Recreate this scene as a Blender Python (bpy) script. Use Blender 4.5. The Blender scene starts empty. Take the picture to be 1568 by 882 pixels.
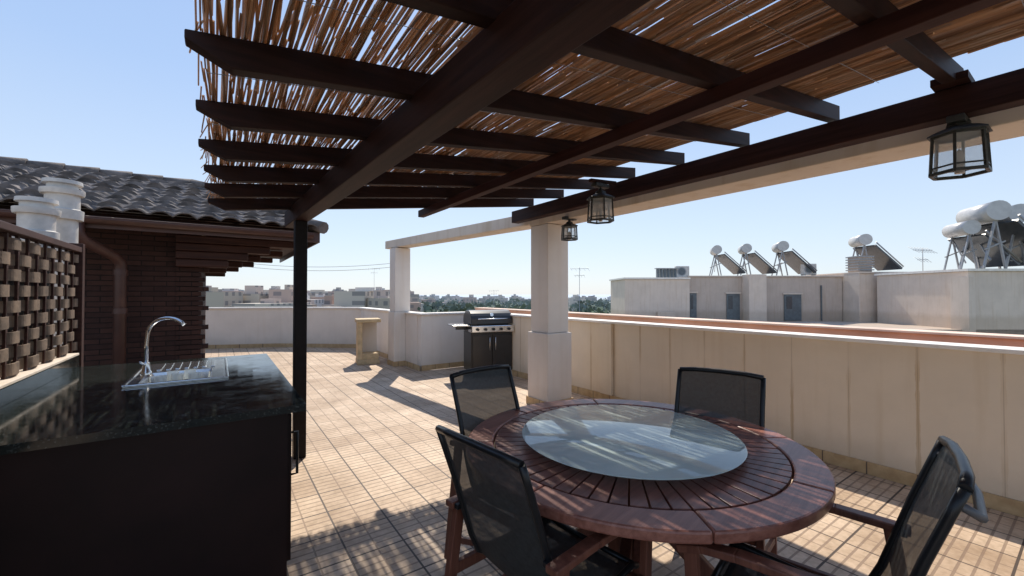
import bpy, math, random
from mathutils import Vector, Matrix, noise
random.seed(7)
scene=bpy.context.scene
R=math.radians
CA,SA=math.cos(R(35)),math.sin(R(35))
def C(X,D): return (CA*X+SA*D, -SA*X+CA*D)   # street-grid plan -> terrace axes

# ---------------- materials ----------------
class G:
    def __init__(s,name):
        s.m=bpy.data.materials.new(name); s.m.use_nodes=True
        s.t=s.m.node_tree; s.n=s.t.nodes; s.l=s.t.links
        s.b=s.n['Principled BSDF']; s.out=s.n['Material Output']
        s.co=s.n.new('ShaderNodeTexCoord')
        s.geo=s.n.new('ShaderNodeNewGeometry')
    def set(s,inp,v):
        if isinstance(v,bpy.types.NodeSocket): s.l.new(v,inp)
        else: inp.default_value=v
    def math(s,op,a,b=0.0,c=None,clamp=False):
        n=s.n.new('ShaderNodeMath'); n.operation=op; n.use_clamp=clamp
        s.set(n.inputs[0],a); s.set(n.inputs[1],b)
        if c is not None: s.set(n.inputs[2],c)
        return n.outputs[0]
    def mapping(s,v,scale=(1,1,1),rot=(0,0,0)):
        n=s.n.new('ShaderNodeMapping'); s.l.new(v,n.inputs[0]); n.inputs['Scale'].default_value=scale; n.inputs['Rotation'].default_value=rot
        return n.outputs[0]
    def noise(s,v,scale,detail=3,rough=.55):
        n=s.n.new('ShaderNodeTexNoise'); s.l.new(v,n.inputs['Vector']); n.inputs['Scale'].default_value=scale
        n.inputs['Detail'].default_value=detail; n.inputs['Roughness'].default_value=rough
        return n.outputs['Fac']
    def sep(s,v):
        n=s.n.new('ShaderNodeSeparateXYZ'); s.l.new(v,n.inputs[0]); return n.outputs
    def ramp(s,f,stops):
        n=s.n.new('ShaderNodeValToRGB'); s.l.new(f,n.inputs[0]); e=n.color_ramp.elements
        while len(e)<len(stops): e.new(.5)
        for i,(p,c) in enumerate(stops):
            e[i].position=p; e[i].color=(c[0],c[1],c[2],1) if not isinstance(c,(int,float)) else (c,c,c,1)
        return n.outputs[0]
    def mix(s,f,a,b,mode='MIX'):
        n=s.n.new('ShaderNodeMix'); n.data_type='RGBA'; n.blend_type=mode
        s.set(n.inputs[0],f)
        for i,v in ((6,a),(7,b)):
            if isinstance(v,tuple): n.inputs[i].default_value=(v[0],v[1],v[2],1)
            else: s.l.new(v,n.inputs[i])
        return n.outputs[2]
    def bump(s,h,strength=.3,dist=.01):
        n=s.n.new('ShaderNodeBump'); n.inputs['Strength'].default_value=strength; n.inputs['Distance'].default_value=dist
        s.l.new(h,n.inputs['Height']); s.l.new(n.outputs[0],s.b.inputs['Normal'])
    def col(s,v):
        if isinstance(v,tuple): s.b.inputs['Base Color'].default_value=(v[0],v[1],v[2],1)
        else: s.l.new(v,s.b.inputs['Base Color'])
def simple(name,c,rough=.6,var=.25,scale=8,bump=.15,bd=.004,metal=0,stretch=(1,1,1),spec=.5,detail=4):
    g=G(name); v=g.mapping(g.co.outputs['Object'],stretch)
    f=g.noise(v,scale,detail)
    a=tuple(x*(1-var) for x in c); b=tuple(min(1,x*(1+var)) for x in c)
    g.col(g.ramp(f,[(.3,a),(.7,b)]))
    g.b.inputs['Roughness'].default_value=rough; g.b.inputs['Metallic'].default_value=metal
    g.b.inputs['Specular IOR Level'].default_value=spec
    if bump>0: g.bump(g.noise(v,scale*5,2),bump,bd)
    return g.m
def floor_mat():
    g=G('floor_tiles'); p=g.geo.outputs['Position']; o=g.sep(p); T=.30
    x=g.math('DIVIDE',o[0],T); y=g.math('DIVIDE',o[1],T)
    fx=g.math('FRACT',x); fy=g.math('FRACT',y)
    ex=g.math('ABSOLUTE',g.math('SUBTRACT',fx,.5)); ey=g.math('ABSOLUTE',g.math('SUBTRACT',fy,.5))
    e=g.math('MAXIMUM',ex,ey); joint=g.math('GREATER_THAN',e,.482)
    gy=g.math('ABSOLUTE',g.math('SUBTRACT',g.math('FRACT',g.math('MULTIPLY',fy,5)),.5))
    gx=g.math('ABSOLUTE',g.math('SUBTRACT',g.math('FRACT',g.math('MULTIPLY',fx,2)),.5))
    groove=g.math('MAXIMUM',g.math('GREATER_THAN',gy,.40),g.math('GREATER_THAN',gx,.47))
    cell=g.n.new('ShaderNodeCombineXYZ'); g.l.new(g.math('FLOOR',x),cell.inputs[0]); g.l.new(g.math('FLOOR',y),cell.inputs[1])
    wn=g.n.new('ShaderNodeTexWhiteNoise'); g.l.new(cell.outputs[0],wn.inputs['Vector'])
    base=g.ramp(wn.outputs['Value'],[(0,(.60,.435,.295)),(1,(.75,.575,.415))])
    dirt=g.ramp(g.noise(p,2.2,6,.65),[(.3,(.62,.57,.51)),(.62,(1,1,1))])
    dirt2=g.ramp(g.noise(p,26,3,.6),[(.3,(.80,.78,.75)),(.6,(1,1,1))])
    c=g.mix(1,base,dirt,'MULTIPLY'); c=g.mix(1,c,dirt2,'MULTIPLY')
    c=g.mix(g.math('MULTIPLY',groove,.65),c,(.19,.12,.08)); c=g.mix(joint,c,(.08,.055,.04))
    g.col(c)
    h=g.math('SUBTRACT',1,g.math('MAXIMUM',g.math('MULTIPLY',groove,.6),joint))
    g.bump(h,.6,.004)
    g.b.inputs['Roughness'].default_value=.62
    return g.m
def skirting_mat():
    g=G('skirting_tiles'); p=g.geo.outputs['Position']; o=g.sep(p)
    s=g.math('ADD',o[0],o[1])
    f=g.math('FRACT',g.math('DIVIDE',s,.3)); j=g.math('LESS_THAN',f,.03)
    g.col(g.mix(j,g.ramp(g.noise(p,12),[(.3,(.46,.30,.15)),(.7,(.62,.44,.24))]),(.14,.10,.07)))
    g.b.inputs['Roughness'].default_value=.5; return g.m
def brick_mat():
    g=G('dark_red_brick'); p=g.geo.outputs['Position']; o=g.sep(p)
    cv=g.n.new('ShaderNodeCombineXYZ'); g.l.new(g.math('ADD',o[0],o[1]),cv.inputs[0]); g.l.new(o[2],cv.inputs[1])
    b=g.n.new('ShaderNodeTexBrick'); g.l.new(cv.outputs[0],b.inputs['Vector'])
    b.inputs['Scale'].default_value=1; b.inputs['Brick Width'].default_value=.26; b.inputs['Row Height'].default_value=.0675
    b.inputs['Mortar Size'].default_value=.006; b.inputs['Mortar Smooth'].default_value=.3
    b.inputs['Color1'].default_value=(.070,.030,.021,1); b.inputs['Color2'].default_value=(.040,.018,.014,1); b.inputs['Mortar'].default_value=(.018,.011,.009,1)
    c=g.mix(.5,b.outputs['Color'],g.ramp(g.noise(p,9,5,.6),[(.3,(.45,.42,.40)),(.7,(1,1,1))]),'MULTIPLY')
    g.col(c); g.b.inputs['Roughness'].default_value=.75; g.b.inputs['Specular IOR Level'].default_value=.25
    g.bump(g.math('SUBTRACT',1,b.outputs['Fac']),.8,.008); return g.m
def wall_mat(name,c,seam=0,streak=.5):
    g=G(name); p=g.geo.outputs['Position']; o=g.sep(p)
    big=g.ramp(g.noise(p,1.3,5,.6),[(.3,tuple(x*.88 for x in c)),(.65,c)])
    st=g.noise(g.mapping(p,(5,5,.35)),1.6,5,.6)
    col=g.mix(g.math('MULTIPLY',g.ramp(st,[(.52,0.0),(.72,1.0)]),streak),big,(c[0]*.74,c[1]*.66,c[2]*.54))
    if seam:
        f=g.math('ABSOLUTE',g.math('SUBTRACT',g.math('FRACT',g.math('DIVIDE',g.math('SUBTRACT',o[1],.41-.21),.42)),.5))
        w=g.math('MULTIPLY',g.noise(g.mapping(p,(3,3,4)),2,4),.06)
        band=g.math('LESS_THAN',f,w); line=g.math('LESS_THAN',f,.006)
        z=g.math('MULTIPLY',g.ramp(g.noise(g.mapping(p,(.9,.9,.5)),2.2,3),[(.42,0.05),(.6,1.0)]),.5)
        col=g.mix(g.math('MULTIPLY',band,z),col,(.52,.35,.17))
        col=g.mix(g.math('MULTIPLY',line,g.math('MULTIPLY',g.ramp(g.noise(p,1.7,3),[(.35,.2),(.6,1.)]),.5)),col,(.26,.16,.10))
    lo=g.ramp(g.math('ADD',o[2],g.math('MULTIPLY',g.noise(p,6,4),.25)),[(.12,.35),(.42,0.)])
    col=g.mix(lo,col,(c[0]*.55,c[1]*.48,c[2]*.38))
    g.col(col); g.b.inputs['Roughness'].default_value=.85; g.b.inputs['Specular IOR Level'].default_value=.25
    g.bump(g.noise(p,60,3),.25,.004)
    return g.m
def wood(name,a,b,rough=.5,scale=6,axis=0,spec=.4,bump=.3):
    g=G(name); s=[14,14,14]; s[axis]=.9
    v=g.mapping(g.co.outputs['Object'],tuple(s))
    f=g.noise(v,scale*.35,5,.65)
    f2=g.noise(g.co.outputs['Object'],3,3)
    c=g.ramp(f,[(.3,a),(.68,b)])
    c=g.mix(g.math('MULTIPLY',f2,.35),c,tuple(x*.5 for x in a))
    g.col(c); g.b.inputs['Roughness'].default_value=rough; g.b.inputs['Specular IOR Level'].default_value=spec
    g.bump(f,bump,.003); return g.m
def granite():
    g=G('dark_granite'); v=g.co.outputs['Object']
    vo=g.n.new('ShaderNodeTexVoronoi'); vo.inputs['Scale'].default_value=160; g.l.new(v,vo.inputs['Vector'])
    sp=g.ramp(vo.outputs['Color'],[(0,(.008,.011,.010)),(.75,(.014,.018,.016)),(.92,(.07,.08,.075))])
    c=g.mix(g.ramp(g.noise(v,5,6,.7),[(.5,0.),(.75,.4)]),sp,(.045,.05,.046))
    g.col(c)
    g.set(g.b.inputs['Roughness'],g.ramp(g.noise(v,7,6,.7),[(.4,.06),(.62,.14),(.72,.28)]))
    g.b.inputs['Specular IOR Level'].default_value=.38
    return g.m
def haze_mat(name,c1,c2,scale=.05,kind=None):
    g=G(name); p=g.geo.outputs['Position']
    c=g.ramp(g.noise(p,scale,5),[(.35,c1),(.65,c2)])
    if kind=='city':
        o=g.sep(g.co.outputs['Object']); nrm=g.sep(g.geo.outputs['Normal'])
        cr=g.ramp(g.geo.outputs['Random Per Island'],[(0,(.30,.25,.20)),(.3,(.52,.43,.32)),(.55,(.62,.54,.44)),(.75,(.46,.28,.19)),(1,(.68,.62,.56))])
        s=g.math('ADD',o[0],g.math('MULTIPLY',o[1],.8))
        wx=g.math('ABSOLUTE',g.math('SUBTRACT',g.math('FRACT',g.math('DIVIDE',s,3.4)),.5))
        wz=g.math('ABSOLUTE',g.math('SUBTRACT',g.math('FRACT',g.math('DIVIDE',o[2],3.0)),.5))
        w=g.math('MULTIPLY',g.math('LESS_THAN',wx,.22),g.math('LESS_THAN',wz,.23))
        w=g.math('MULTIPLY',w,g.math('LESS_THAN',g.math('ABSOLUTE',nrm[2]),.5))
        c=g.mix(g.math('MULTIPLY',w,.7),cr,(.12,.11,.11))
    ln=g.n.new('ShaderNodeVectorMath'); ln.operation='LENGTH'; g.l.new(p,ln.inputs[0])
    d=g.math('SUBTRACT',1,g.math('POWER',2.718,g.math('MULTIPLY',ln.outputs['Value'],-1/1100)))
    g.col(g.mix(d,c,(.56,.62,.68))); g.b.inputs['Roughness'].default_value=.95; g.b.inputs['Specular IOR Level'].default_value=.05  # aerial haze painted into the base colour, paler with distance from the origin
    return g.m
M={}
M['floor']=floor_mat(); M['skirt']=skirting_mat()
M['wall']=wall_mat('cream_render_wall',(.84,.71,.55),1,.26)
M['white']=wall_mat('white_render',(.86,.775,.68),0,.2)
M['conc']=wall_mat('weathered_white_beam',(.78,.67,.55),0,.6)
M['cap']=simple('white_coping',(.86,.81,.74),.7,.1,6)
M['dark']=wood('dark_stained_timber',(.020,.008,.006),(.060,.024,.018),.6,6,1,.2)
M['darkx']=wood('dark_stained_rafter',(.015,.007,.006),(.048,.020,.015),.6,6,0,.2)
M['purl']=wood('red_stained_purlin',(.034,.012,.009),(.080,.030,.022),.6,6,1,.2)
M['redx']=wood('red_brown_siding',(.034,.013,.010),(.085,.035,.024),.6,6,0,.25)
M['brick']=brick_mat()
M['black']=simple('black_painted_post',(.012,.009,.009),.55,.3,20,spec=.2)
M['cab']=simple('cabinet_brown',(.020,.008,.007),.5,.3,3,spec=.25)
M['granite']=granite()
M['steel']=simple('stainless_steel',(.68,.68,.68),.20,.1,30,.05,.001,1)
M['ttop']=wood('teak_ring',(.19,.062,.042),(.40,.17,.12),.36,8,0,.5)
M['tsl']=wood('teak_slats',(.12,.040,.028),(.27,.105,.075),.40,8,0,.5)
M['tleg']=wood('teak_legs',(.11,.035,.022),(.24,.09,.055),.45,8,2)
M['frame']=simple('dark_aluminium',(.022,.023,.025),.35,.1,20,0,.001,.5)
M['plas']=simple('grey_black_plastic',(.10,.10,.105),.4,.1,20,0)
M['vent']=simple('galvanised_white_vent',(.58,.55,.51),.5,.2,10,.05,.002,.1)
M['lat']=simple('weathered_lattice',(.185,.125,.082),.75,.45,9,.4,.004)
M['tile']=simple('weathered_roof_tile',(.135,.112,.10),.85,.6,5,.6,.01)
M['brown']=simple('brown_gutter',(.075,.032,.023),.5,.2,6,.05)
M['lant']=simple('lantern_verdigris_metal',(.06,.065,.06),.5,.4,25,.1,.001,.3)
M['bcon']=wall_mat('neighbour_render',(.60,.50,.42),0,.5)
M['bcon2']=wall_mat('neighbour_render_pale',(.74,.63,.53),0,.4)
M['salmon']=simple('salmon_render',(.64,.36,.24),.8,.2,1.5)
M['salm2']=simple('salmon_coping',(.76,.56,.43),.8,.2,1.5)
M['door']=simple('grey_metal_door',(.12,.14,.15),.5,.2,5)
M['solar']=simple('solar_tank_grey',(.50,.49,.48),.4,.1,5,0,.001,.2)
M['panel']=simple('solar_panel_dark',(.06,.065,.075),.25,.2,5,0)
M['galv']=simple('galvanised_steel',(.33,.33,.34),.5,.15,8,0,.001,.5)
M['blackg']=simple('grill_black_enamel',(.018,.018,.02),.28,.2,8,0)
M['stone']=simple('yellow_stone',(.60,.45,.26),.75,.2,10)
M['redv']=simple('red_valve',(.45,.05,.04),.6,.2,10)
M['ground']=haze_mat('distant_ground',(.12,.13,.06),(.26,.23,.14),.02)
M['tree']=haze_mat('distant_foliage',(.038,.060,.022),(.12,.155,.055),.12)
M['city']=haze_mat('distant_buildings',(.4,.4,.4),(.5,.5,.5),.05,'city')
def mesh_sling():
    g=G('sling_mesh_fabric'); o=g.co.outputs['Object']
    g.col(g.ramp(g.noise(o,60,2),[(.3,(.018,.021,.022)),(.7,(.038,.044,.046))])); g.b.inputs['Roughness'].default_value=.6
    tr=g.n.new('ShaderNodeBsdfTransparent'); mx=g.n.new('ShaderNodeMixShader'); mx.inputs[0].default_value=.10
    g.l.new(g.b.outputs[0],mx.inputs[1]); g.l.new(tr.outputs[0],mx.inputs[2]); g.l.new(mx.outputs[0],g.out.inputs[0]); return g.m
M['sling']=mesh_sling()
def reed():
    g=G('dry_reed')
    g.col(g.ramp(g.geo.outputs['Random Per Island'],[(0,(.18,.11,.065)),(.3,(.40,.27,.165)),(.7,(.56,.40,.26)),(1,(.70,.56,.40))]))
    g.b.inputs['Roughness'].default_value=.6
    tr=g.n.new('ShaderNodeBsdfTranslucent'); tr.inputs[0].default_value=(.72,.44,.25,1)
    mx=g.n.new('ShaderNodeMixShader'); mx.inputs[0].default_value=.32
    g.l.new(g.b.outputs[0],mx.inputs[1]); g.l.new(tr.outputs[0],mx.inputs[2]); g.l.new(mx.outputs[0],g.out.inputs[0]); return g.m
M['reed']=reed()
def glass(name,c,alpha,rough=.03,ior=1.5):
    g=G(name); g.col(c); g.b.inputs['Roughness'].default_value=rough; g.b.inputs['IOR'].default_value=ior; g.b.inputs['Alpha'].default_value=alpha
    return g
gg=glass('tempered_glass',(.66,.78,.75),.72,.03,1.85)
v=gg.co.outputs['Object']
gg.set(gg.b.inputs['Roughness'],gg.ramp(gg.noise(gg.mapping(v,(1,2,1)),3,6,.7),[(.5,.02),(.66,.06),(.75,.14)]))
M['glass']=gg.m
M['lglass']=glass('lantern_glass',(.80,.84,.82),.35,.1,1.5).m

# ---------------- geometry helpers ----------------
def empty(name,loc=(0,0,0),rz=0):
    e=bpy.data.objects.new(name,None); scene.collection.objects.link(e); e.location=loc; e.rotation_euler=(0,0,rz); e.empty_display_size=.1; return e
def mesh(name,vs,fs,mat,parent=None,smooth=False,bevel=0):
    me=bpy.data.meshes.new(name); me.from_pydata([tuple(v) for v in vs],[],fs); me.update()
    ob=bpy.data.objects.new(name,me); scene.collection.objects.link(ob); me.materials.append(mat)
    if smooth:
        for p in me.polygons: p.use_smooth=True
    if bevel:
        b=ob.modifiers.new('b','BEVEL'); b.width=bevel; b.segments=2; b.limit_method='ANGLE'
    if parent: ob.parent=parent
    return ob
BF=[(0,3,2,1),(4,5,6,7),(0,1,5,4),(1,2,6,5),(2,3,7,6),(3,0,4,7)]
def box(name,x0,x1,y0,y1,z0,z1,mat,parent=None,bevel=0):
    return mesh(name,[(x0,y0,z0),(x1,y0,z0),(x1,y1,z0),(x0,y1,z0),(x0,y0,z1),(x1,y0,z1),(x1,y1,z1),(x0,y1,z1)],BF,mat,parent,False,bevel)
def beam(name,p,q,w,h,mat,parent=None,bevel=.004,up=(0,0,1)):
    p=Vector(p);q=Vector(q); d=(q-p).normalized(); s=d.cross(Vector(up)); 
    if s.length<1e-4: s=Vector((1,0,0))
    s.normalize(); u=s.cross(d)
    vs=[]
    for c in (p,q):
        for a,b in ((-1,-1),(1,-1),(1,1),(-1,1)): vs.append(c+s*a*w/2+u*b*h/2)
    return mesh(name,vs,[(0,1,2,3),(7,6,5,4),(0,4,5,1),(1,5,6,2),(2,6,7,3),(3,7,4,0)],mat,parent,False,bevel)
def tube(name,pts,r,mat,parent=None,n=10,cap=True):
    pts=[Vector(p) for p in pts]; vs=[];fs=[]
    rs=r if isinstance(r,(list,tuple)) else [r]*len(pts)
    prev=None
    for i,p in enumerate(pts):
        d=(pts[min(i+1,len(pts)-1)]-pts[max(i-1,0)])
        d=d.normalized() if d.length>1e-6 else Vector((0,0,1))
        if prev is None:
            s=d.cross(Vector((0,0,1)))
            if s.length<.05: s=d.cross(Vector((1,0,0)))
        else:
            s=prev-d*prev.dot(d)
        s.normalize(); prev=s; u=s.cross(d)
        for k in range(n):
            t=2*math.pi*k/n; vs.append(p+(s*math.cos(t)+u*math.sin(t))*rs[i])
    for i in range(len(pts)-1):
        for k in range(n):
            a=i*n+k;b=i*n+(k+1)%n; fs.append((a,b,b+n,a+n))
    if cap: fs.append(tuple(range(n))[::-1]); fs.append(tuple((len(pts)-1)*n+k for k in range(n)))
    ob=mesh(name,vs,fs,mat,parent)
    for p in ob.data.polygons:
        if len(p.vertices)==4: p.use_smooth=True
    return ob
def lathe(name,prof,mat,parent=None,n=32,loc=(0,0,0),smooth=True):
    vs=[];fs=[]
    for (r,z) in prof:
        for k in range(n):
            t=2*math.pi*k/n; vs.append((loc[0]+r*math.cos(t),loc[1]+r*math.sin(t),loc[2]+z))
    for i in range(len(prof)-1):
        for k in range(n):
            a=i*n+k;b=i*n+(k+1)%n; fs.append((a,b,b+n,a+n))
    fs.append(tuple(range(n))[::-1]); fs.append(tuple((len(prof)-1)*n+k for k in range(n)))
    ob=mesh(name,vs,fs,mat,parent)
    if smooth:
        for p in ob.data.polygons: p.use_smooth=len(p.vertices)==4
        ob.data.set_sharp_from_angle(angle=R(40))
    return ob

# ---------------- terrace ----------------
terr=empty('terrace_floor')
fp=[(-9,-5),(4.6,-5),(4.6,7.4),(3.3,7.4),(3.3,11.6),(1.45,13.2),(-.4,14.0),(-9,16)]
mesh('tiled_surface',[(x,y,0) for x,y in fp],[tuple(range(len(fp)))],M['floor'],terr)
mesh('slab',[(x,y,-.02) for x,y in fp]+[(x,y,-3.2) for x,y in fp],[(i,(i+1)%8,(i+1)%8+8,i+8) for i in range(8)],M['bcon2'],terr)
pw=empty('parapet_wall')
box('panel_wall',4.29,4.46,-5,7.4,0.0,1.05,M['wall'],pw)
box('coping',4.255,4.50,-5,7.43,1.053,1.085,M['cap'],pw,.006)
box('skirting',4.272,4.288,-5,7.38,.002,.10,M['skirt'],pw)
box('pilaster',4.245,4.288,3.78,3.98,.104,1.05,M['wall'],pw,.005)
pw2=empty('parapet_wall')
box('return_wall',3.12,4.287,7.43,7.6,0,1.05,M['white'],pw2)
box('return_coping',3.08,4.252,7.39,7.63,1.053,1.085,M['cap'],pw2,.006)
box('return_skirting',3.12,4.27,7.41,7.428,.002,.10,M['skirt'],pw2)
box('side_wall',3.10,3.27,7.603,11.6,0,1.05,M['white'],pw2)
box('side_coping',3.07,3.30,7.633,11.6,1.053,1.085,M['cap'],pw2,.006)
box('side_skirting',3.08,3.098,7.41,11.6,.002,.10,M['skirt'],pw2)
pw3=empty('parapet_wall')
pts=[(3.2,11.55),(1.42,13.05),(-.4,13.82),(-3.2,14.6),(-8,15.4)]
for i in range(4):
    p,q=pts[i],pts[i+1]
    beam('far_wall_%d'%i,(*p,.525),(*q,.525),.16,1.05,M['white'],pw3,0)
    beam('far_coping_%d'%i,(*p,1.07),(*q,1.07),.22,.035,M['cap'],pw3)
    d=(Vector(q)-Vector(p)).normalized(); nn=Vector((d.y,-d.x)); 
    if nn.y>0: nn=-nn
    beam('far_skirting_%d'%i,(p[0]+nn.x*.09,p[1]+nn.y*.09,.05),(q[0]+nn.x*.09,q[1]+nn.y*.09,.05),.018,.1,M['skirt'],pw3,0)
col=empty('white_column')
box('shaft',3.385,3.735,4.05,4.40,.953,2.34,M['white'],col,.008)
box('lower_cladding',3.355,3.765,4.02,4.43,0,.95,M['white'],col,.01)
box('base_skirting',3.34,3.78,4.005,4.445,.002,.10,M['skirt'],col)
col2=empty('white_column')
box('shaft',2.88,3.20,8.2,8.52,1.09,2.38,M['white'],col2,.008)
box('lower_shaft',2.86,3.098,8.18,8.54,0,1.087,M['white'],col2,.008)
box('base_skirting',2.845,3.078,8.165,8.555,.002,.10,M['skirt'],col2)
wb=empty('white_roof_beam')
box('long_beam',3.385,3.74,-4,4.42,2.345,2.56,M['conc'],wb,.008)
beam('end_beam',(3.55,4.44,2.455),(3.0,8.75,2.475),.30,.16,M['conc'],wb,.008)

# ---------------- pergola ----------------
per=empty('timber_pergola')
beam('main_beam',(.80,-1.6,2.175),(.575,4.62,2.175),.12,.15,M['dark'],per,.006)
beam('outer_beam',(3.27,-1.6,2.48),(3.27,4.6,2.48),.115,.155,M['dark'],per,.006)
beam('mid_purlin',(1.88,-1.6,2.36),(1.88,4.5,2.36),.07,.075,M['purl'],per,.004)
beam('post',(.592,4.15,0),(.592,4.15,2.1),.10,.10,M['black'],per,.006,up=(0,1,0))
rb=lambda a:2.155+.13*a
raf=[-1.3,-.65,-.08,.47,1.03,1.6,2.15,2.68,3.2,3.72,4.3]
for i,b in enumerate(raf):
    w=.055; h=.10; a0=-.085-random.random()*.02; a1=3.34
    prof=[(a0,rb(a0)+h),(a0,rb(a0)+h*.72),(a0+.12,rb(a0+.12)),(a1,rb(a1)),(a1,rb(a1)+h)]
    vs=[(x,b-w/2,z) for x,z in prof]+[(x,b+w/2,z) for x,z in prof]; n=5
    fs=[tuple(range(n)),tuple(range(n,2*n))[::-1]]+[((k+1)%n,k,k+n,(k+1)%n+n) for k in range(n)]
    mesh('rafter_%d'%i,vs,fs,M['darkx'],per,False,.004)
vs=[];fs=[]
def reedseg(pts,r):
    n0=len(vs)
    for p in pts:
        for k in range(3):
            t=math.tau/3*k+.4; vs.append((p[0]+r*math.cos(t),p[1],p[2]+r*math.sin(t)))
    for i in range(len(pts)-1):
        for k in range(3):
            a=n0+i*3+k;b=n0+i*3+(k+1)%3; fs.append((a,b,b+3,a+3))
A0=-.045
a=A0
while a<3.09:
    y=-1.7+random.random()*.4
    while y<4.5:
        L=random.uniform(.3,1.15); y1=min(y+L,4.45+random.random()*.12)
        ym=(y+y1)/2
        cl=noise.noise(Vector((a*11,ym*1.3,0)))
        keep=.995
        if cl<-.38: keep=.72
        ph=((ym-.10)/.56)%1
        if a<1.0 and ym>.3 and ph<.34: keep*=.72
        if random.random()<keep:
            j=random.gauss(0,.003); sk=random.gauss(0,.012); bow=random.gauss(0,.006)
            n=3; pts=[]; zz=random.random()*.014
            for k in range(n+1):
                t=k/n; yy=y+(y1-y)*t; aa=a+j+sk*(t-.5)+bow*math.sin(t*3.14)
                pts.append((aa,yy,rb(aa)+.108+zz+.008*noise.noise(Vector((aa*2,yy*2,5)))))
            reedseg(pts,random.uniform(.0034,.0056))
        y=y1+random.uniform(-.05,.02)
    a+=random.uniform(.0038,.0058)
for i in range(70):
    y=random.uniform(-1,4.4); L=random.uniform(.12,.4); aa=A0-random.random()*.02; sk=random.uniform(-.05,.02)
    z=rb(aa)+.115
    reedseg([(aa,y,z),(aa+sk*.5,y+L/2,z-random.random()*.008),(aa+sk,y+L,z-random.random()*.02)],.003)
for i in range(90):
    x=random.uniform(-.02,3.0); sk=random.uniform(-.03,.03); y=4.42; z=rb(x)+.115
    reedseg([(x,y,z),(x+sk,y+random.uniform(.1,.22),z-random.random()*.02)],.003)
mesh('reed_mat',vs,fs,M['reed'],per)
for i,y in enumerate([x*.28-1.5 for x in range(22)]):
    tube('binding_wire_%d'%i,[(A0,y,rb(A0)+.100),(3.08,y,rb(3.08)+.100)],.0015,M['galv'],per,4)

def lantern(a,b,zb,w,hang,hf=1.16):
    e=empty('hanging_lantern',(a,b,zb)); h=w*hf; n=6; r0=w*.45; r1=w*.41
    def ring(r,z,t,nm): 
        p=[(r*math.cos(2*math.pi*k/n),r*math.sin(2*math.pi*k/n),z) for k in range(n)]
        for k in range(n): beam(nm+str(k),p[k],p[(k+1)%n],t,t,M['lant'],e,0)
    ring(r0,.012,.016,'base_ring'); ring(r1,h*.70,.016,'top_ring'); ring(r0*.98,.045,.008,'lower_bar')
    for k in range(n):
        t=2*math.pi*k/n; beam('bar%d'%k,(r0*math.cos(t),r0*math.sin(t),.01),(r1*math.cos(t),r1*math.sin(t),h*.70),.012,.012,M['lant'],e,0)
    vs=[]
    for r,z in ((r0*.96,.02),(r1*.96,h*.69)):
        for k in range(n): t=2*math.pi*k/n; vs.append((r*math.cos(t),r*math.sin(t),z))
    mesh('glass_panes',vs,[(k,(k+1)%n,(k+1)%n+n,k+n) for k in range(n)],M['lglass'],e)
    lathe('roof',[(r1*1.22,h*.71),(r1*1.2,h*.735),(r1*.85,h*.80),(r1*.50,h*.85),(r1*.44,h*.93),(r1*.2,h*.965),(.012,h*1.03)],M['lant'],e,6,smooth=False)
    lathe('lamp_holder',[(.02,.01),(.02,h*.18),(.012,h*.2),(.022,h*.34),(.004,h*.46)],M['vent'],e,10)
    tube('chain',[(0,0,h*1.0),(0,0,hang-zb)],.006,M['lant'],e,6)
    box('bracket',-.09,.09,-.035,.035,hang-zb,hang-zb+.035,M['lant'],e,.004)
    return e
lantern(3.27,.455,2.09,.265,2.363)
box('bracket_block',3.13,3.33,.40,.54,2.563,2.60,M['dark'],per)
lantern(2.99,2.79,2.135,.275,2.47)
beam('lantern_arm',(2.85,2.79,2.52),(3.2,2.79,2.545),.04,.03,M['dark'],per)
lantern(3.43,3.70,2.09,.215,2.335,1.1)

# ---------------- counter ----------------
kc=empty('outdoor_kitchen_counter')
a0,a1,b0,b1=-.86,.36,2.31,4.46
sx0,sx1,sy0,sy1=-.42,-.02,3.36,3.80
zt,zb=.90,.865
box('top_near',a0,a1,b0,sy0,zb,zt,M['granite'],kc)
box('top_far',a0,a1,sy1,b1,zb,zt,M['granite'],kc)
box('top_left',a0,sx0,sy0,sy1,zb,zt,M['granite'],kc)
box('top_right',sx1,a1,sy0,sy1,zb,zt,M['granite'],kc)
box('body_near_panel',a0,.285,b0+.05,b0+.09,.0,zb-.002,M['cab'],kc)
box('body_side',.25,.283,b0+.092,b1-.04,.0,zb-.002,M['cab'],kc)
box('body_far',a0,.25,b1-.08,b1-.04,.0,zb-.002,M['cab'],kc)
for i in range(4):
    y=b0+.12+i*.5
    box('door_%d'%i,.286,.312,y,y+.48,.08,.83,M['cab'],kc,.004)
    tube('handle_%d'%i,[(.312,y+.05,.72),(.345,y+.05,.72),(.345,y+.05,.5),(.312,y+.05,.5)],.007,M['frame'],kc,8)
box('backsplash',-.90,-.862,b0-1.2,b1,.60,.985,M['granite'],kc)
box('backsplash_ledge',-.99,-.862,b0-1.2,b1,.988,1.005,M['conc'],kc,.003)
sk=empty('stainless_sink')
def quadring(x0,x1,y0,y1,X0,X1,Y0,Y1,z,name,zz=.004):
    box(name+'a',X0,X1,Y0,y0,z,z+zz,M['steel'],sk); box(name+'b',X0,X1,y1,Y1,z,z+zz,M['steel'],sk)
    box(name+'c',X0,x0,y0,y1,z,z+zz,M['steel'],sk); box(name+'d',x1,X1,y0,y1,z,z+zz,M['steel'],sk)
quadring(sx0+.02,sx1-.02,sy0+.02,sy1-.02,-.46,.05,3.30,4.24,.902,'rim')
vs=[];rr=[(1,0),(.96,-.02),(.9,-.15),(.82,-.165)]
cx,cy=(sx0+sx1)/2,(sy0+sy1)/2; hx,hy=(sx1-sx0)/2-.02,(sy1-sy0)/2-.02
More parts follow.
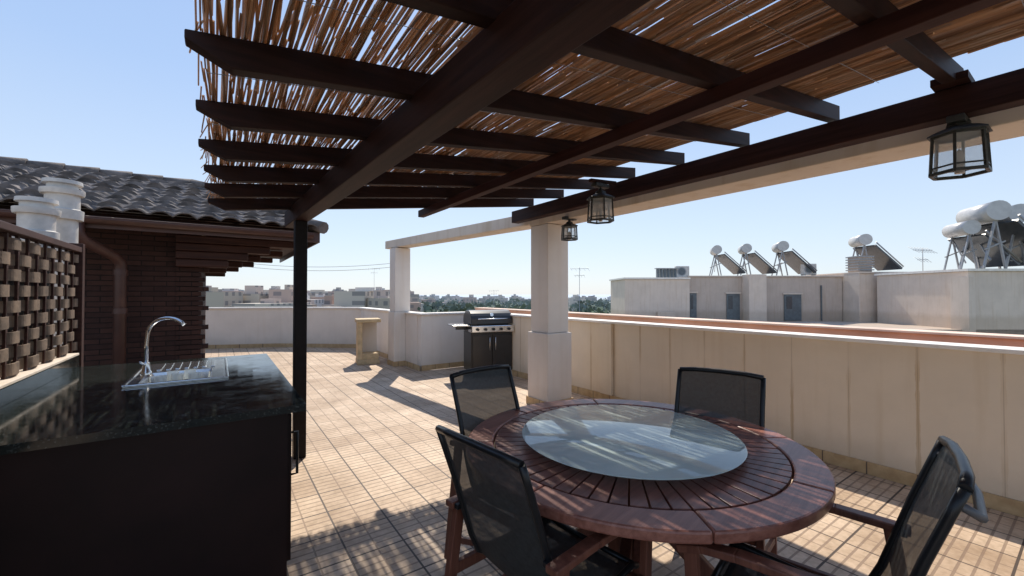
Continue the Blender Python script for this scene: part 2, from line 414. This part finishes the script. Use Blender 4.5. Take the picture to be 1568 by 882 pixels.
for s,z in rr:
    for q in ((-1,-1),(1,-1),(1,1),(-1,1)): vs.append((cx+q[0]*hx*s,cy+q[1]*hy*s,.904+z))
fs=[]
for i in range(3):
    for k in range(4): fs.append((i*4+k,(i*4+(k+1)%4),(i+1)*4+(k+1)%4,(i+1)*4+k))
fs.append((12,13,14,15)); mesh('bowl',vs,fs,M['steel'],sk,False,.012)
for i in range(7): box('drainer_rib_%d'%i,-.36+i*.052,-.335+i*.052,3.86,4.20,.907,.912,M['steel'],sk,.002)
box('raised_edge_l',-.465,-.45,3.3,4.24,.906,.914,M['steel'],sk,.003); box('raised_edge_r',.04,.055,3.3,4.24,.906,.914,M['steel'],sk,.003)
box('raised_edge_n',-.45,.04,3.295,3.31,.906,.914,M['steel'],sk,.003)
lathe('drain',[(.04,.742),(.04,.748),(.02,.75)],M['frame'],sk,16,(cx,cy,0))
fa=empty('kitchen_faucet',(-.40,3.72,.906))
lathe('base',[(.03,0),(.03,.02),(.022,.03),(.02,.08),(.015,.085)],M['steel'],fa,18)
gp=[(0,0,.08),(0,0,.20),(.004,0,.25)]
dx,dy=C(1,0.1)
for t in range(0,13):
    an=math.pi*(t/12)*.80; q_=.125
    gp.append(((q_-q_*math.cos(an))*dx+.006,(q_-q_*math.cos(an))*dy,.27+.11*math.sin(an)))
tube('gooseneck',gp,.011,M['steel'],fa,12)
beam('lever',(0,0,.06),(-.02,-.10,.10),.014,.01,M['steel'],fa)
for i,(x,y) in enumerate([(-.30,3.45),(-.22,3.50),(-.13,3.46),(-.25,3.60),(-.16,3.62)]):
    g_=empty('drinking_glass',(x,y,.81)); lathe('cup',[(.028,0),(.034,.12),(.031,.12),(.026,.01)],M['lglass'],g_,14)

lf=empty('woven_lattice_fence')
for j in range(9):
    z0=1.02+j*.083
    vs=[];fs=[]
    y=.6;k=0; P_=.15
    while y<4.56:
        s_=math.sin(math.pi*(y/P_)+j*math.pi)
        x=-.915+.020*math.tanh(2.2*s_)+.003*noise.noise(Vector((y*3,j*2.1,0)))
        dz=.006*noise.noise(Vector((y*2.5,j*3.7,9)))
        tt=.006
        vs+= [(x-tt,y,z0+dz),(x+tt,y,z0+dz),(x+tt,y,z0+.062+dz),(x-tt,y,z0+.062+dz)]
        if k>0:
            b_=k*4
            for q in range(4): fs.append((b_-4+q,b_-4+(q+1)%4,b_+(q+1)%4,b_+q))
        k+=1; y+=.0125
    mesh('woven_strip_%d'%j,vs,fs,M['lat'],lf,False)
y=.6; i=0
while y<4.56:
    box('stake_%d'%i,-.922,-.908,y-.012,y+.012,1.0,1.77,M['redx'],lf); y+=.15; i+=1
box('top_rail',-.945,-.875,.6,4.58,1.77,1.81,M['brown'],lf,.004)
box('end_post',-.95,-.87,4.562,4.63,.0,1.84,M['redx'],lf,.004)
box('backing_board',-1.06,-1.03,.6,4.6,0,1.76,M['cab'],lf)
def vent(a,b,r,zt):
    e=empty('roof_vent_pipe',(a,b,0))
    lathe('pipe',[(r*.72,0.3),(r*.72,zt-.30)],M['vent'],e,24)
    lathe('collar',[(r*.95,zt-.34),(r*.98,zt-.26),(r*.80,zt-.25)],M['vent'],e,24)
    lathe('sleeve',[(r*.8,zt-.25),(r*.8,zt-.12)],M['vent'],e,24)
    lathe('cap',[(r*.98,zt-.13),(r*1.02,zt-.11),(r*1.02,zt-.085),(r*.72,zt-.08),(r*.72,zt-.045),(r*.92,zt-.04),(r*.90,zt-.01),(r*.3,zt)],M['vent'],e,24)
vent(-1.14,4.66,.125,2.18); vent(-1.10,5.10,.135,2.42)

# ---------------- shed ----------------
sh=empty('brick_and_timber_shed')
wy=7.35; wx=-.19
box('front_wall',-9,wx-.05,wy,wy+.12,0,2.43,M['brick'],sh)
box('side_wall',wx-.17,wx-.05,wy+.122,11.2,0,2.28,M['brick'],sh)
for j in range(36):
    z=j*.0675
    e_=(.05,.0,.085,.02)[j%4]
    box('toothed_corner_%d'%j,wx-.30,wx+e_-.02,wy-.012,wy+.11,z+.003,z+.062,M['brick'],sh,.004)
for j,(ax,z) in enumerate([(.10,1.82),(.34,1.93),(.62,2.04),(.98,2.15)]):
    for q,yy in enumerate((7.2,9.0,10.8)):
        box('corbel_%d_%d'%(j,q),wx-.3,ax,yy,yy+.14,z+.0,z+.105,M['redx'],sh,.015)
ea0,ea1,eb0,eb1=-9,1.2,6.6,11.4; ez=2.34; rz=3.27; rbm=(eb0+eb1)/2; ra=-.4
for i in range(5):
    box('soffit_%d'%i,ea0,ea1-.03,eb0+.05+i*.17,eb0+.21+i*.17,ez-.06+i*.06,ez-.035+i*.06,M['redx'],sh)
for i in range(9):
    x=-6.2+i*.8; beam('rafter_tail_%d'%i,(x,eb0+.06,ez-.10),(x,wy,ez+.10),.06,.09,M['redx'],sh)
box('soffit_side',wx+.02,ea1-.03,eb0+.92,eb1-.05,ez-.06,ez-.03,M['redx'],sh)
box('fascia_front',ea0,ea1,eb0+.02,eb0+.045,ez-.14,ez+.0,M['brown'],sh)
box('fascia_side',ea1-.025,ea1,eb0+.047,eb1,ez-.14,ez+.0,M['brown'],sh)
vs=[];fs=[];n=9
for x in (ea0,ea1-.1):
    for k in range(n):
        t=math.pi*k/(n-1); vs.append((x,eb0-.045+.06*math.cos(t),ez-.03-.06*math.sin(t)))
for k in range(n-1): fs.append((k,k+1,n+k+1,n+k))
o=mesh('gutter',vs,fs,M['brown'],sh,True); s_=o.modifiers.new('s','SOLIDIFY'); s_.thickness=.006
tube('gutter_lip',[(ea0,eb0-.105,ez-.03),(ea1-.1,eb0-.105,ez-.03)],.008,M['brown'],sh,8)
px_=-1.02
dp=empty('rain_downpipe')
tube('pipe',[(px_-.28,eb0-.045,ez-.07),(px_-.28,eb0-.045,ez-.2),(px_-.25,eb0-.0,ez-.28),(px_-.05,wy-.32,ez-.42),(px_,wy-.25,ez-.50),(px_,wy-.24,ez-.6),(px_,wy-.24,0.02)],.062,M['brown'],dp,14)
for z in (1.2,1.68): lathe('joint%d'%int(z*10),[(.073,z),(.073,z+.07)],M['brown'],dp,14,(px_,wy-.24,0))
def tiles(name,a0f,a1f,P,da=.03,rows=11):
    vs=[];fs=[]; per_=.235
    na=int((ea1-ea0)/da)
    for r in range(rows*2):
        row=r//2; t=(row+(0 if r%2==0 else 1))/rows
        lift=.045 if r%2==0 else .0
        lo,hi=a0f(t),a1f(t)
        for i in range(na+1):
            x=lo+(hi-lo)*i/na
            xx=x+.02*math.sin(row*2.3)
            ph=(xx/per_)%1
            w=.070*abs(math.sin(math.pi*ph))**.7
            jit=.024*noise.noise(Vector((math.floor(xx/per_)*3.1,row*5.7,1)))
            p=P(x,t); vs.append((p[0],p[1]-(.05*noise.noise(Vector((math.floor(xx/per_)*7.1,row*3.7,4))) if r%2==0 else 0),p[2]+w+lift+jit))
    for r in range(rows*2-1):
        for i in range(na):
            q=r*(na+1)+i; fs.append((q,q+1,q+na+2,q+na+1))
    o=mesh(name,vs,fs,M['tile'],sh); s=o.modifiers.new('s','SOLIDIFY'); s.thickness=.018
    return o
tiles('front_roof_tiles',lambda t:ea0,lambda t:ea1+.04+(ra-ea1-.04)*t,lambda x,t:(x,eb0-.07+(rbm-eb0+.07)*t,ez+.0+(rz-ez)*t))
mesh('side_and_back_roof',[(ea1,eb0,ez),(ea1,eb1,ez),(ra,rbm,rz),(ea0,eb1,ez),(ea0,rbm,rz)],[(0,1,2),(1,3,4,2)],M['tile'],sh)
for i in range(8):
    t0=i/8;t1=(i+1)/8+.02
    p=Vector((ea1+.04+(ra-ea1)*t0,eb0-.05+(rbm-eb0)*t0,ez+.07+(rz-ez)*t0)); q=Vector((ea1+.04+(ra-ea1)*t1,eb0-.05+(rbm-eb0)*t1,ez+.055+(rz-ez)*t1))
    tube('hip_tile_%d'%i,[p,q],[.09,.075],M['tile'],sh,10)
for i in range(22):
    x=ra-i*.38; tube('ridge_tile_%d'%i,[(x,rbm,rz+.05),(x-.4,rbm,rz+.04)],[.095,.08],M['tile'],sh,10)

# ---------------- table ----------------
tx,ty=C(.575,2.05)
tb=empty('round_wooden_table',(tx,ty,0),R(12))
TR=.795; TZ=.74
def wedge(name,r0,r1,t0,t1,z0,z1,mat,parent,n=4,bev=.004):
    vs=[];fs=[]
    for k in range(n+1):
        t=t0+(t1-t0)*k/n
        for r,z in ((r0,z0),(r1,z0),(r1,z1),(r0,z1)): vs.append((r*math.cos(t),r*math.sin(t),z))
    for k in range(n):
        for q in range(4): a_=k*4; fs.append((a_+q,a_+4+q,a_+4+(q+1)%4,a_+(q+1)%4))
    fs.append((0,1,2,3)); fs.append((n*4+3,n*4+2,n*4+1,n*4))
    return mesh(name,vs,fs,mat,parent,False,bev)
for k in range(8): wedge('rim_%d'%k,.665,TR,k*math.pi/4+.002,(k+1)*math.pi/4-.002,TZ-.04,TZ,M['ttop'],tb,12,.008)
ns=60
for k in range(ns):
    da=2*math.pi/ns; t=k*da; w=da*.5-.006
    wedge('slat_%d'%k,.30,.658,t-w,t+w,TZ-.024,TZ-.002+random.uniform(-.0015,.001),M['tsl'],tb,1,.002)
lathe('hub',[(.29,TZ-.024),(.29,TZ-.003)],M['tsl'],tb,40)
lathe('slat_support',[(.27,TZ-.06),(.27,TZ-.026)],M['tleg'],tb,40)
for k in range(4):
    t=k*math.pi/2+.4; beam('under_rail_%d'%k,(.0,0,TZ-.055),(.70*math.cos(t),.70*math.sin(t),TZ-.055),.05,.055,M['tleg'],tb)
    c,s=math.cos(t),math.sin(t)
    beam('leg_a_%d'%k,(.34*c-.05*s,.34*s+.05*c,TZ-.08),(.12*c-.05*s,.12*s+.05*c,.34),.045,.075,M['tleg'],tb,.006)
    beam('leg_b_%d'%k,(.12*c-.05*s,.12*s+.05*c,.36),(.46*c-.05*s,.46*s+.05*c,.03),.045,.075,M['tleg'],tb,.006)
    beam('foot_%d'%k,(.40*c-.05*s,.40*s+.05*c,.02),(.52*c-.05*s,.52*s+.05*c,.02),.05,.04,M['tleg'],tb,.006)
    beam('stretcher_%d'%k,(0,0,.33),(.34*c,.34*s,.33),.05,.06,M['tleg'],tb,.006)
box('pedestal_block',-.08,.08,-.08,.08,.2,TZ-.085,M['tleg'],tb,.01)
ls=empty('glass_lazy_susan',(tx-.02,ty,0))
lathe('glass_disc',[(.0,TZ+.028),(.503,TZ+.028),(.51,TZ+.033),(.503,TZ+.038),(0,TZ+.038)],M['glass'],ls,96)
lathe('bearing',[(.14,TZ+.002),(.14,TZ+.026)],M['frame'],ls,32)

# ---------------- chairs ----------------
def chair(X,D,dX,dD,sc=1.0,handle=False):
    bx,by=C(X,D); vx,vy=C(dX,dD); L=math.hypot(vx,vy); vx/=L;vy/=L
    e=empty('patio_sling_chair',(bx+vx*.36,by+vy*.36,0),math.atan2(vy,vx)-math.pi/2); e.scale=(1,1,sc)
    hw=.222
    prof=[(-.375,1.0),(-.35,.93),(-.305,.80),(-.262,.66),(-.225,.54),(-.19,.46),(-.14,.425),(-.02,.415),(.12,.43),(.2,.44),(.235,.425)]
    vs=[];fs=[];m=9
    for (y,z) in prof:
        for k in range(m):
            u=k/(m-1)*2-1; sag=.022*(1-u*u)
            vs.append((u*hw,y-(sag if z>.5 else 0),z-(sag if z<=.5 else 0)))
    for i in range(len(prof)-1):
        for k in range(m-1):
            q=i*m+k; fs.append((q,q+1,q+m+1,q+m))
    mesh('sling',vs,fs,M['sling'],e,True)
    for s in (-1,1):
        tube('side_rail_%d'%s,[(s*hw,y,z) for y,z in prof],.0125,M['frame'],e,8)
        ax=s*(hw+.045)
        arm=[(ax,-.30,.665),(ax,-.1,.672),(ax,.1,.668),(ax,.2,.655),(ax,.27,.63)]
        for i in range(4): beam('armrest_%d_%d'%(s,i),arm[i],(arm[i+1][0],arm[i+1][1]+.004,arm[i+1][2]),.048,.026,M['tleg'],e,.005)
        beam('front_leg_%d'%s,(ax,.235,.64),(ax,.20,.02),.03,.042,M['tleg'],e,.004,up=(0,1,0))
        beam('back_leg_%d'%s,(ax,-.25,.66),(ax,-.34,.02),.03,.042,M['tleg'],e,.004,up=(0,1,0))
        beam('side_stretcher_%d'%s,(ax,-.29,.40),(ax,.215,.40),.026,.045,M['tleg'],e,.004)
        beam('arm_bracket_%d'%s,(s*hw,-.275,.665),(ax,-.275,.665),.03,.02,M['frame'],e,.003)
        beam('brace_%d'%s,(ax,-.32,.14),(ax,.21,.30),.02,.03,M['tleg'],e,.003)
    tube('top_bar',[(-hw,-.375,1.0),(-hw*.6,-.388,1.008),(0,-.392,1.01),(hw*.6,-.388,1.008),(hw,-.375,1.0)],.014,M['frame'],e,8)
    if handle: tube('handle_bar',[(-hw*.98,-.365,.96),(-hw*.85,-.405,.93),(0,-.42,.925),(hw*.85,-.405,.93),(hw*.98,-.365,.96)],.011,M['plas'],e,8)
    tube('front_bar',[(-hw,.235,.42),(hw,.235,.42)],.012,M['frame'],e,8)
    beam('front_rail',(-hw-.03,.21,.38),(hw+.03,.21,.38),.025,.04,M['tleg'],e)
    beam('rear_rail',(-hw-.03,-.29,.36),(hw+.03,-.29,.36),.025,.04,M['tleg'],e)
chair(-.11,1.39,.74,.67,.955)
chair(-.17,2.48,.70,-.70,.99)
chair(1.205,2.44,-.60,-.80,.985)
chair(1.20,1.165,-.75,.66,.99,True)

# ---------------- grill ----------------
gx,gy=C(-.44,7.55)
gr=empty('gas_barbecue_grill',(gx,gy,0),R(-14)); gr.scale=(1.05,1.05,1.05)
W=.36
box('cabinet',-W,W,-.24,.24,.09,.74,M['blackg'],gr,.008)
box('door_l',-W+.02,-.006,-.258,-.242,.12,.70,M['blackg'],gr,.006); box('door_r',.006,W-.02,-.258,-.242,.12,.70,M['blackg'],gr,.006)
tube('door_handle_l',[(-.05,-.26,.45),(-.05,-.285,.45),(-.05,-.285,.66),(-.05,-.26,.66)],.007,M['steel'],gr,8)
tube('door_handle_r',[(.05,-.26,.45),(.05,-.285,.45),(.05,-.285,.66),(.05,-.26,.66)],.007,M['steel'],gr,8)
box('control_panel',-W-.01,W+.01,-.31,-.10,.745,.86,M['steel'],gr,.012)
for i in range(5):
    x=-.27+i*.135; tube('knob_%d'%i,[(x,-.31,.80),(x,-.345,.80)],.024,M['blackg'],gr,14)
box('firebox',-W,W,-.098,.25,.745,.885,M['blackg'],gr,.01)
vs=[];fs=[];n=12
for x in (-W,W):
    for k in range(n+1):
        t=math.pi*k/n; vs.append((x,.01-.27*math.cos(t),.888+.22*max(0,math.sin(t))**.8))
for k in range(n): fs.append((k,k+1,n+1+k+1,n+1+k))
fs.append(tuple(range(n+1))[::-1]); fs.append(tuple(range(n+1,2*n+2)))
mesh('lid',vs,fs,M['blackg'],gr,False,.01)
tube('lid_handle',[(-.25,-.235,.96),(-.25,-.29,.965),(.25,-.29,.965),(.25,-.235,.96)],.012,M['steel'],gr,8)
tube('thermometer',[(0,-.20,1.03),(0,-.23,1.035)],.03,M['steel'],gr,16)
box('side_shelf_left',-W-.30,-W-.012,-.22,.22,.845,.87,M['steel'],gr,.006); box('side_shelf_right',W+.012,W+.26,-.22,.22,.845,.87,M['steel'],gr,.006)
box('left_shelf_bracket',-W-.2,-W-.0,-.02,.02,.78,.843,M['blackg'],gr)
for x in (-W+.06,W-.06):
    for y in (-.18,.18): tube('castor',[(x-.015,y,.045),(x+.015,y,.045)],.045,M['blackg'],gr,14)
wt=empty('wall_tap'); tube('spout',[(4.27,6.35,.72),(4.2,6.35,.72),(4.18,6.35,.66)],.012,M['steel'],wt,8); tube('wheel',[(4.22,6.35,.74),(4.22,6.35,.76)],.03,M['redv'],wt,12)
sp=empty('stone_garden_stand',(2.56,8.95,0),R(-10))
box('top_slab',-.24,.24,-.24,.24,.86,.93,M['stone'],sp,.01); box('left_leg',-.21,-.12,-.2,.2,.1,.858,M['stone'],sp,.006)
box('back_panel',-.118,.2,.12,.2,.1,.858,M['white'],sp,.004); box('base',-.22,.22,-.22,.22,0,.098,M['stone'],sp,.01); box('inner_shelf',-.118,.2,-.2,.118,.1,.22,M['stone'],sp,.005)

# ---------------- neighbouring roofs ----------------
nb=empty('neighbour_terrace')
box('salmon_wall',7.5,7.8,-9,13,-3.2,.93,M['salmon'],nb); box('coping',7.46,7.86,-9,13,.934,.96,M['salm2'],nb)
box('salmon_wall_near',6.0,6.25,-9,2.6,-3.2,.90,M['salmon'],nb); box('coping_near',5.96,6.3,-9,2.62,.904,.93,M['salm2'],nb)
box('lower_terrace_floor',4.7,7.49,-9,20,-1.2,-1.0,M['bcon'],nb)
ROT=-R(35)
def solar(x,y,z,s=1.0):
    e=empty('solar_water_heater'); e.rotation_euler=(0,0,ROT); e.location=(*C(x,y),z); e.scale=(s,s,s)
    tube('tank',[(-.35,-.78,2.1),(.15,.75,2.1)],.36,M['solar'],e,20)
    for yy,dx in ((-.6,-.3),(.6,.1)):
        for q in (-.45,.35): beam('frame_leg',(dx+q,yy,0),(dx,yy,1.8),.06,.06,M['galv'],e,0)
        beam('brace',(dx-.4,yy,.7),(dx+.35,yy,1.0),.05,.05,M['galv'],e,0)
    beam('brace_cross',(-.5,-.6,.3),(.2,.6,1.5),.05,.05,M['galv'],e,0)
    mesh('collector_panel',[(.2,-.9,1.75),(.2,.9,1.75),(1.9,.9,.25),(1.9,-.9,.25),(.14,-.9,1.67),(.14,.9,1.67),(1.84,.9,.15),(1.84,-.9,.15)],BF,M['panel'],e)
    tube('collector_pipe',[(.15,-.95,1.9),(1.9,-.95,.32)],.04,M['galv'],e,6)
def ac(x,y,z):
    e=empty('air_conditioning_unit',(*C(x,y),z),ROT); box('casing',-.5,.5,-.2,.2,.05,.9,M['vent'],e,.03); tube('fan_grille',[(-.1,-.21,.48),(-.1,-.225,.48)],.34,M['galv'],e,20); tube('fan_hub',[(-.1,-.226,.48),(-.1,-.235,.48)],.27,M['door'],e,20)
    for q in (-.4,.4): box('foot%d'%(q*10),q-.05,q+.05,-.2,.2,0,.048,M['galv'],e)
ap=empty('rooftop_apartment_building'); ap.rotation_euler=(0,0,ROT)
box('stair_block_left',8.5,13.4,31.5,36,-8,2.55,M['bcon2'],ap,.02)
box('block_mid',13.45,25.3,32.0,37,-8,2.75,M['bcon'],ap,.02)
box('projection_a',17.6,18.9,31.0,31.98,-8,2.9,M['bcon2'],ap,.02)
box('block_right',25.35,31.4,30.5,36,-8,2.95,M['bcon2'],ap,.02)
box('coping_left',8.4,13.42,31.4,36.1,2.56,2.68,M['cap'],ap); box('coping_mid',13.44,25.32,31.9,37.1,2.76,2.84,M['bcon2'],ap)
box('coping_right',25.34,31.5,30.4,36.1,2.96,3.06,M['bcon2'],ap)
box('roof_slab',8,34,24,31,-1.4,-.6,M['bcon'],ap)
for X0,X1,z0,z1,D in ((13.6,14.1,-.6,1.5,31.98),(16.4,17.4,-.6,1.45,31.98),(20.8,22.1,-.6,1.4,31.98)):
    box('door_%d'%int(X0),X0,X1,D-.06,D-.01,z0,z1,M['door'],ap)
    box('lintel_%d'%int(X0),X0-.1,X1+.1,D-.10,D-.01,z1+.01,z1+.12,M['bcon2'],ap)
    box('door_pane_%d'%int(X0),X0+.12*(X1-X0),X0+.45*(X1-X0),D-.075,D-.062,z0+.9,z1-.15,M['panel'],ap)
box('low_wall',10.9,12.2,31.2,31.48,-8,.1,M['bcon2'],ap)
box('drain_pipe',27.9,28.0,30.4,30.48,-1,2.6,M['bcon'],ap)
box('cable_duct',23.6,23.68,31.9,31.98,-.6,2.1,M['door'],ap)
solar(16.2,33,2.88,.95); solar(18.6,33.2,2.9,1.0); solar(21.3,33,2.88,1.08); solar(26.8,32,3.1,1.15)
box('brick_flue',25.9,26.9,31.2,32.2,3.1,4.3,M['bcon'],ap)
for k in range(6): box('flue_cap_%d'%k,25.8,27.0,31.1,32.3,3.2+k*.2,3.28+k*.2,M['galv'],ap)
ac(23.0,32.4,2.88); ac(13.1,32.2,2.68)
for k in range(6): box('roof_louvre_%d'%k,11.1+k*.26,11.25+k*.26,31.9,32.2,2.69,3.35,M['door'],ap)
box('louvre_top',11.0,12.7,31.85,32.25,3.36,3.42,M['galv'],ap)
r2=empty('rooftop_block_building'); r2.rotation_euler=(0,0,ROT)
box('stair_tower',26.2,40,24,30,-8,2.75,M['bcon2'],r2,.02); box('coping',26.1,40.1,23.9,30.1,2.76,2.9,M['cap'],r2)
box('link_wall',25.8,26.18,23.6,24.6,-8,2.4,M['bcon2'],r2)
box('roof_box',27.5,29.0,30.2,31.4,-8,1.7,M['bcon'],r2)
solar(27.0,25,2.9,1.15); solar(27.9,24.6,2.9,1.55); solar(29.5,24.9,2.9,1.5)
def antenna(X,D,z0,z1,s=1.0,n=6):
    e=empty('tv_antenna',(*C(X,D),0),ROT+.3); r=.02*s
    tube('mast',[(0,0,z0),(0,0,z1)],r,M['galv'],e,6)
    tube('boom',[(-.9*s,0,z1-.15*s),(.9*s,0,z1-.1*s)],r*.8,M['galv'],e,5)
    for k in range(n):
        x=-.85*s+k*1.7*s/(n-1); tube('element_%d'%k,[(x,-.3*s,z1-.33*s),(x,.3*s,z1+.08*s)],r*.5,M['galv'],e,4)
    tube('boom_low',[(-.5*s,0,z1-.75*s),(.5*s,0,z1-.7*s)],r*.7,M['galv'],e,5)
    for k in range(4):
        x=-.45*s+k*.3*s; tube('element_low_%d'%k,[(x,-.2*s,z1-.9*s),(x,.2*s,z1-.55*s)],r*.5,M['galv'],e,4)
antenna(31.0,31.5,3,4.9,1.2,7); antenna(4.2,26,-15,3.1,.7,5); antenna(-9.9,30,-15,3.3,.45,4); antenna(-2.6,60,-15,2.0,.8,5)
cb=empty('overhead_cable')
p=Vector((*C(-16,25),3.3)); q=Vector((*C(-6.5,24),3.25))
for o_ in (0,.22):
    tube('wire_%d'%int(o_*100),[p.lerp(q,t/12)+Vector((0,0,-o_-.25*4*(t/12)*(1-t/12))) for t in range(13)],.012,M['galv'],cb,4)

# ---------------- distant land ----------------
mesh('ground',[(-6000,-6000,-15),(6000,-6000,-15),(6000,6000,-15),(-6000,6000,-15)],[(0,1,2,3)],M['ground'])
vs=[];fs=[]
def addbox(X,D,w,d,z1,rot,z0=-15):
    n0=len(vs); cx,cy=C(X,D)
    for z in (z0,z1):
        for a_,b_ in ((-1,-1),(1,-1),(1,1),(-1,1)):
            x=a_*w/2;y=b_*d/2; vs.append((cx+x*math.cos(rot)-y*math.sin(rot),cy+x*math.sin(rot)+y*math.cos(rot),z))
    for f in BF: fs.append(tuple(n0+i for i in f))
random.seed(11)
for i in range(520):
    t=random.uniform(-.80,-.20) if random.random()<.8 else random.uniform(-.24,1.3)
    D=random.uniform(130,700) 
    if t>-.24: D=random.uniform(350,900)
    w=random.uniform(5,15); zt=random.uniform(-6,0)+(random.random()<.3)*3+D*.005
    if t>-.24: zt=random.uniform(-9,-3)+D*.003
    rot=random.choice([-.5,-.6,.1,.9])+random.uniform(-.1,.1)
    addbox(t*D,D,w,random.uniform(8,14),zt,rot)
    addbox(t*D+random.uniform(-3,3),D,w*random.uniform(.2,.45),random.uniform(3,6),zt+random.uniform(1.2,3),rot,zt+.01)
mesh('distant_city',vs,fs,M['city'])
vs=[];fs=[]
for i in range(760):
    t=random.uniform(-.33,.32) if random.random()<.70 else random.uniform(-.8,1.2)
    D=random.uniform(110,620); X=t*D; r=random.uniform(2.2,5.2); zc=-15+r*1.1+random.uniform(0,3.2)
    for k in range(30):
        u=Vector((random.gauss(0,1),random.gauss(0,1),random.gauss(0,1))).normalized()*r*random.uniform(.5,1.1)
        cx,cy=C(X+u.x*1.3,D+u.y*1.3); s=random.uniform(.5,1.3)*r*.22; n0=len(vs)
        n1=Vector((random.gauss(0,1),random.gauss(0,1),random.gauss(0,1))).normalized(); n2=n1.orthogonal().normalized(); n3=n1.cross(n2)
        for a_,b_ in ((-1,-1),(1,-1),(1,1),(-1,1)): vs.append(Vector((cx,cy,zc+u.z*.7))+n2*a_*s+n3*b_*s)
        fs.append((n0,n0+1,n0+2,n0+3))
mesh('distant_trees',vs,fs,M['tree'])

# ---------------- light ----------------
sd=Vector((.42,.72,1.0)).normalized()
el=math.asin(sd.z); az=math.atan2(sd.x,sd.y)
w=bpy.data.worlds.new('World'); scene.world=w; w.use_nodes=True
nt=w.node_tree; bg=nt.nodes['Background']; sky=nt.nodes.new('ShaderNodeTexSky'); sky.sky_type='NISHITA'; sky.sun_disc=False
sky.sun_elevation=el; sky.sun_rotation=az; sky.dust_density=.6; sky.air_density=1.0; sky.ozone_density=3
tc=nt.nodes.new('ShaderNodeTexCoord'); sx=nt.nodes.new('ShaderNodeSeparateXYZ'); nt.links.new(tc.outputs['Generated'],sx.inputs[0])
rp=nt.nodes.new('ShaderNodeValToRGB'); nt.links.new(sx.outputs[2],rp.inputs[0]); e=rp.color_ramp.elements
e[0].position=0; e[0].color=(.74,.80,.86,1); e[1].position=.8; e[1].color=(.28,.44,.78,1)
m_=e.new(.12); m_.color=(.64,.75,.88,1); m_=e.new(.40); m_.color=(.42,.58,.86,1)
sc=nt.nodes.new('ShaderNodeMix'); sc.data_type='RGBA'; sc.blend_type='MULTIPLY'; sc.inputs[0].default_value=1; nt.links.new(rp.outputs[0],sc.inputs[6]); sc.inputs[7].default_value=(7.6,7.6,7.6,1)
mx=nt.nodes.new('ShaderNodeMix'); mx.data_type='RGBA'; mx.inputs[0].default_value=.78
nt.links.new(sky.outputs[0],mx.inputs[6]); nt.links.new(sc.outputs[2],mx.inputs[7])
nt.links.new(mx.outputs[2],bg.inputs[0]); bg.inputs[1].default_value=.15
L=bpy.data.lights.new('sun','SUN'); L.energy=5.0; L.angle=R(.5); L.color=(1,.92,.80)
lo=bpy.data.objects.new('sun',L); scene.collection.objects.link(lo); lo.rotation_euler=sd.to_track_quat('Z','Y').to_euler()
cam=bpy.data.cameras.new('camera'); co=bpy.data.objects.new('camera',cam); scene.collection.objects.link(co)
co.location=(0,0,1.45); co.rotation_euler=(R(90.8),0,R(-35)); cam.lens=14.69; cam.sensor_width=36; cam.clip_start=.05; cam.clip_end=9000
scene.camera=co
scene.view_settings.view_transform='Standard'; scene.view_settings.look='None'; scene.view_settings.exposure=0
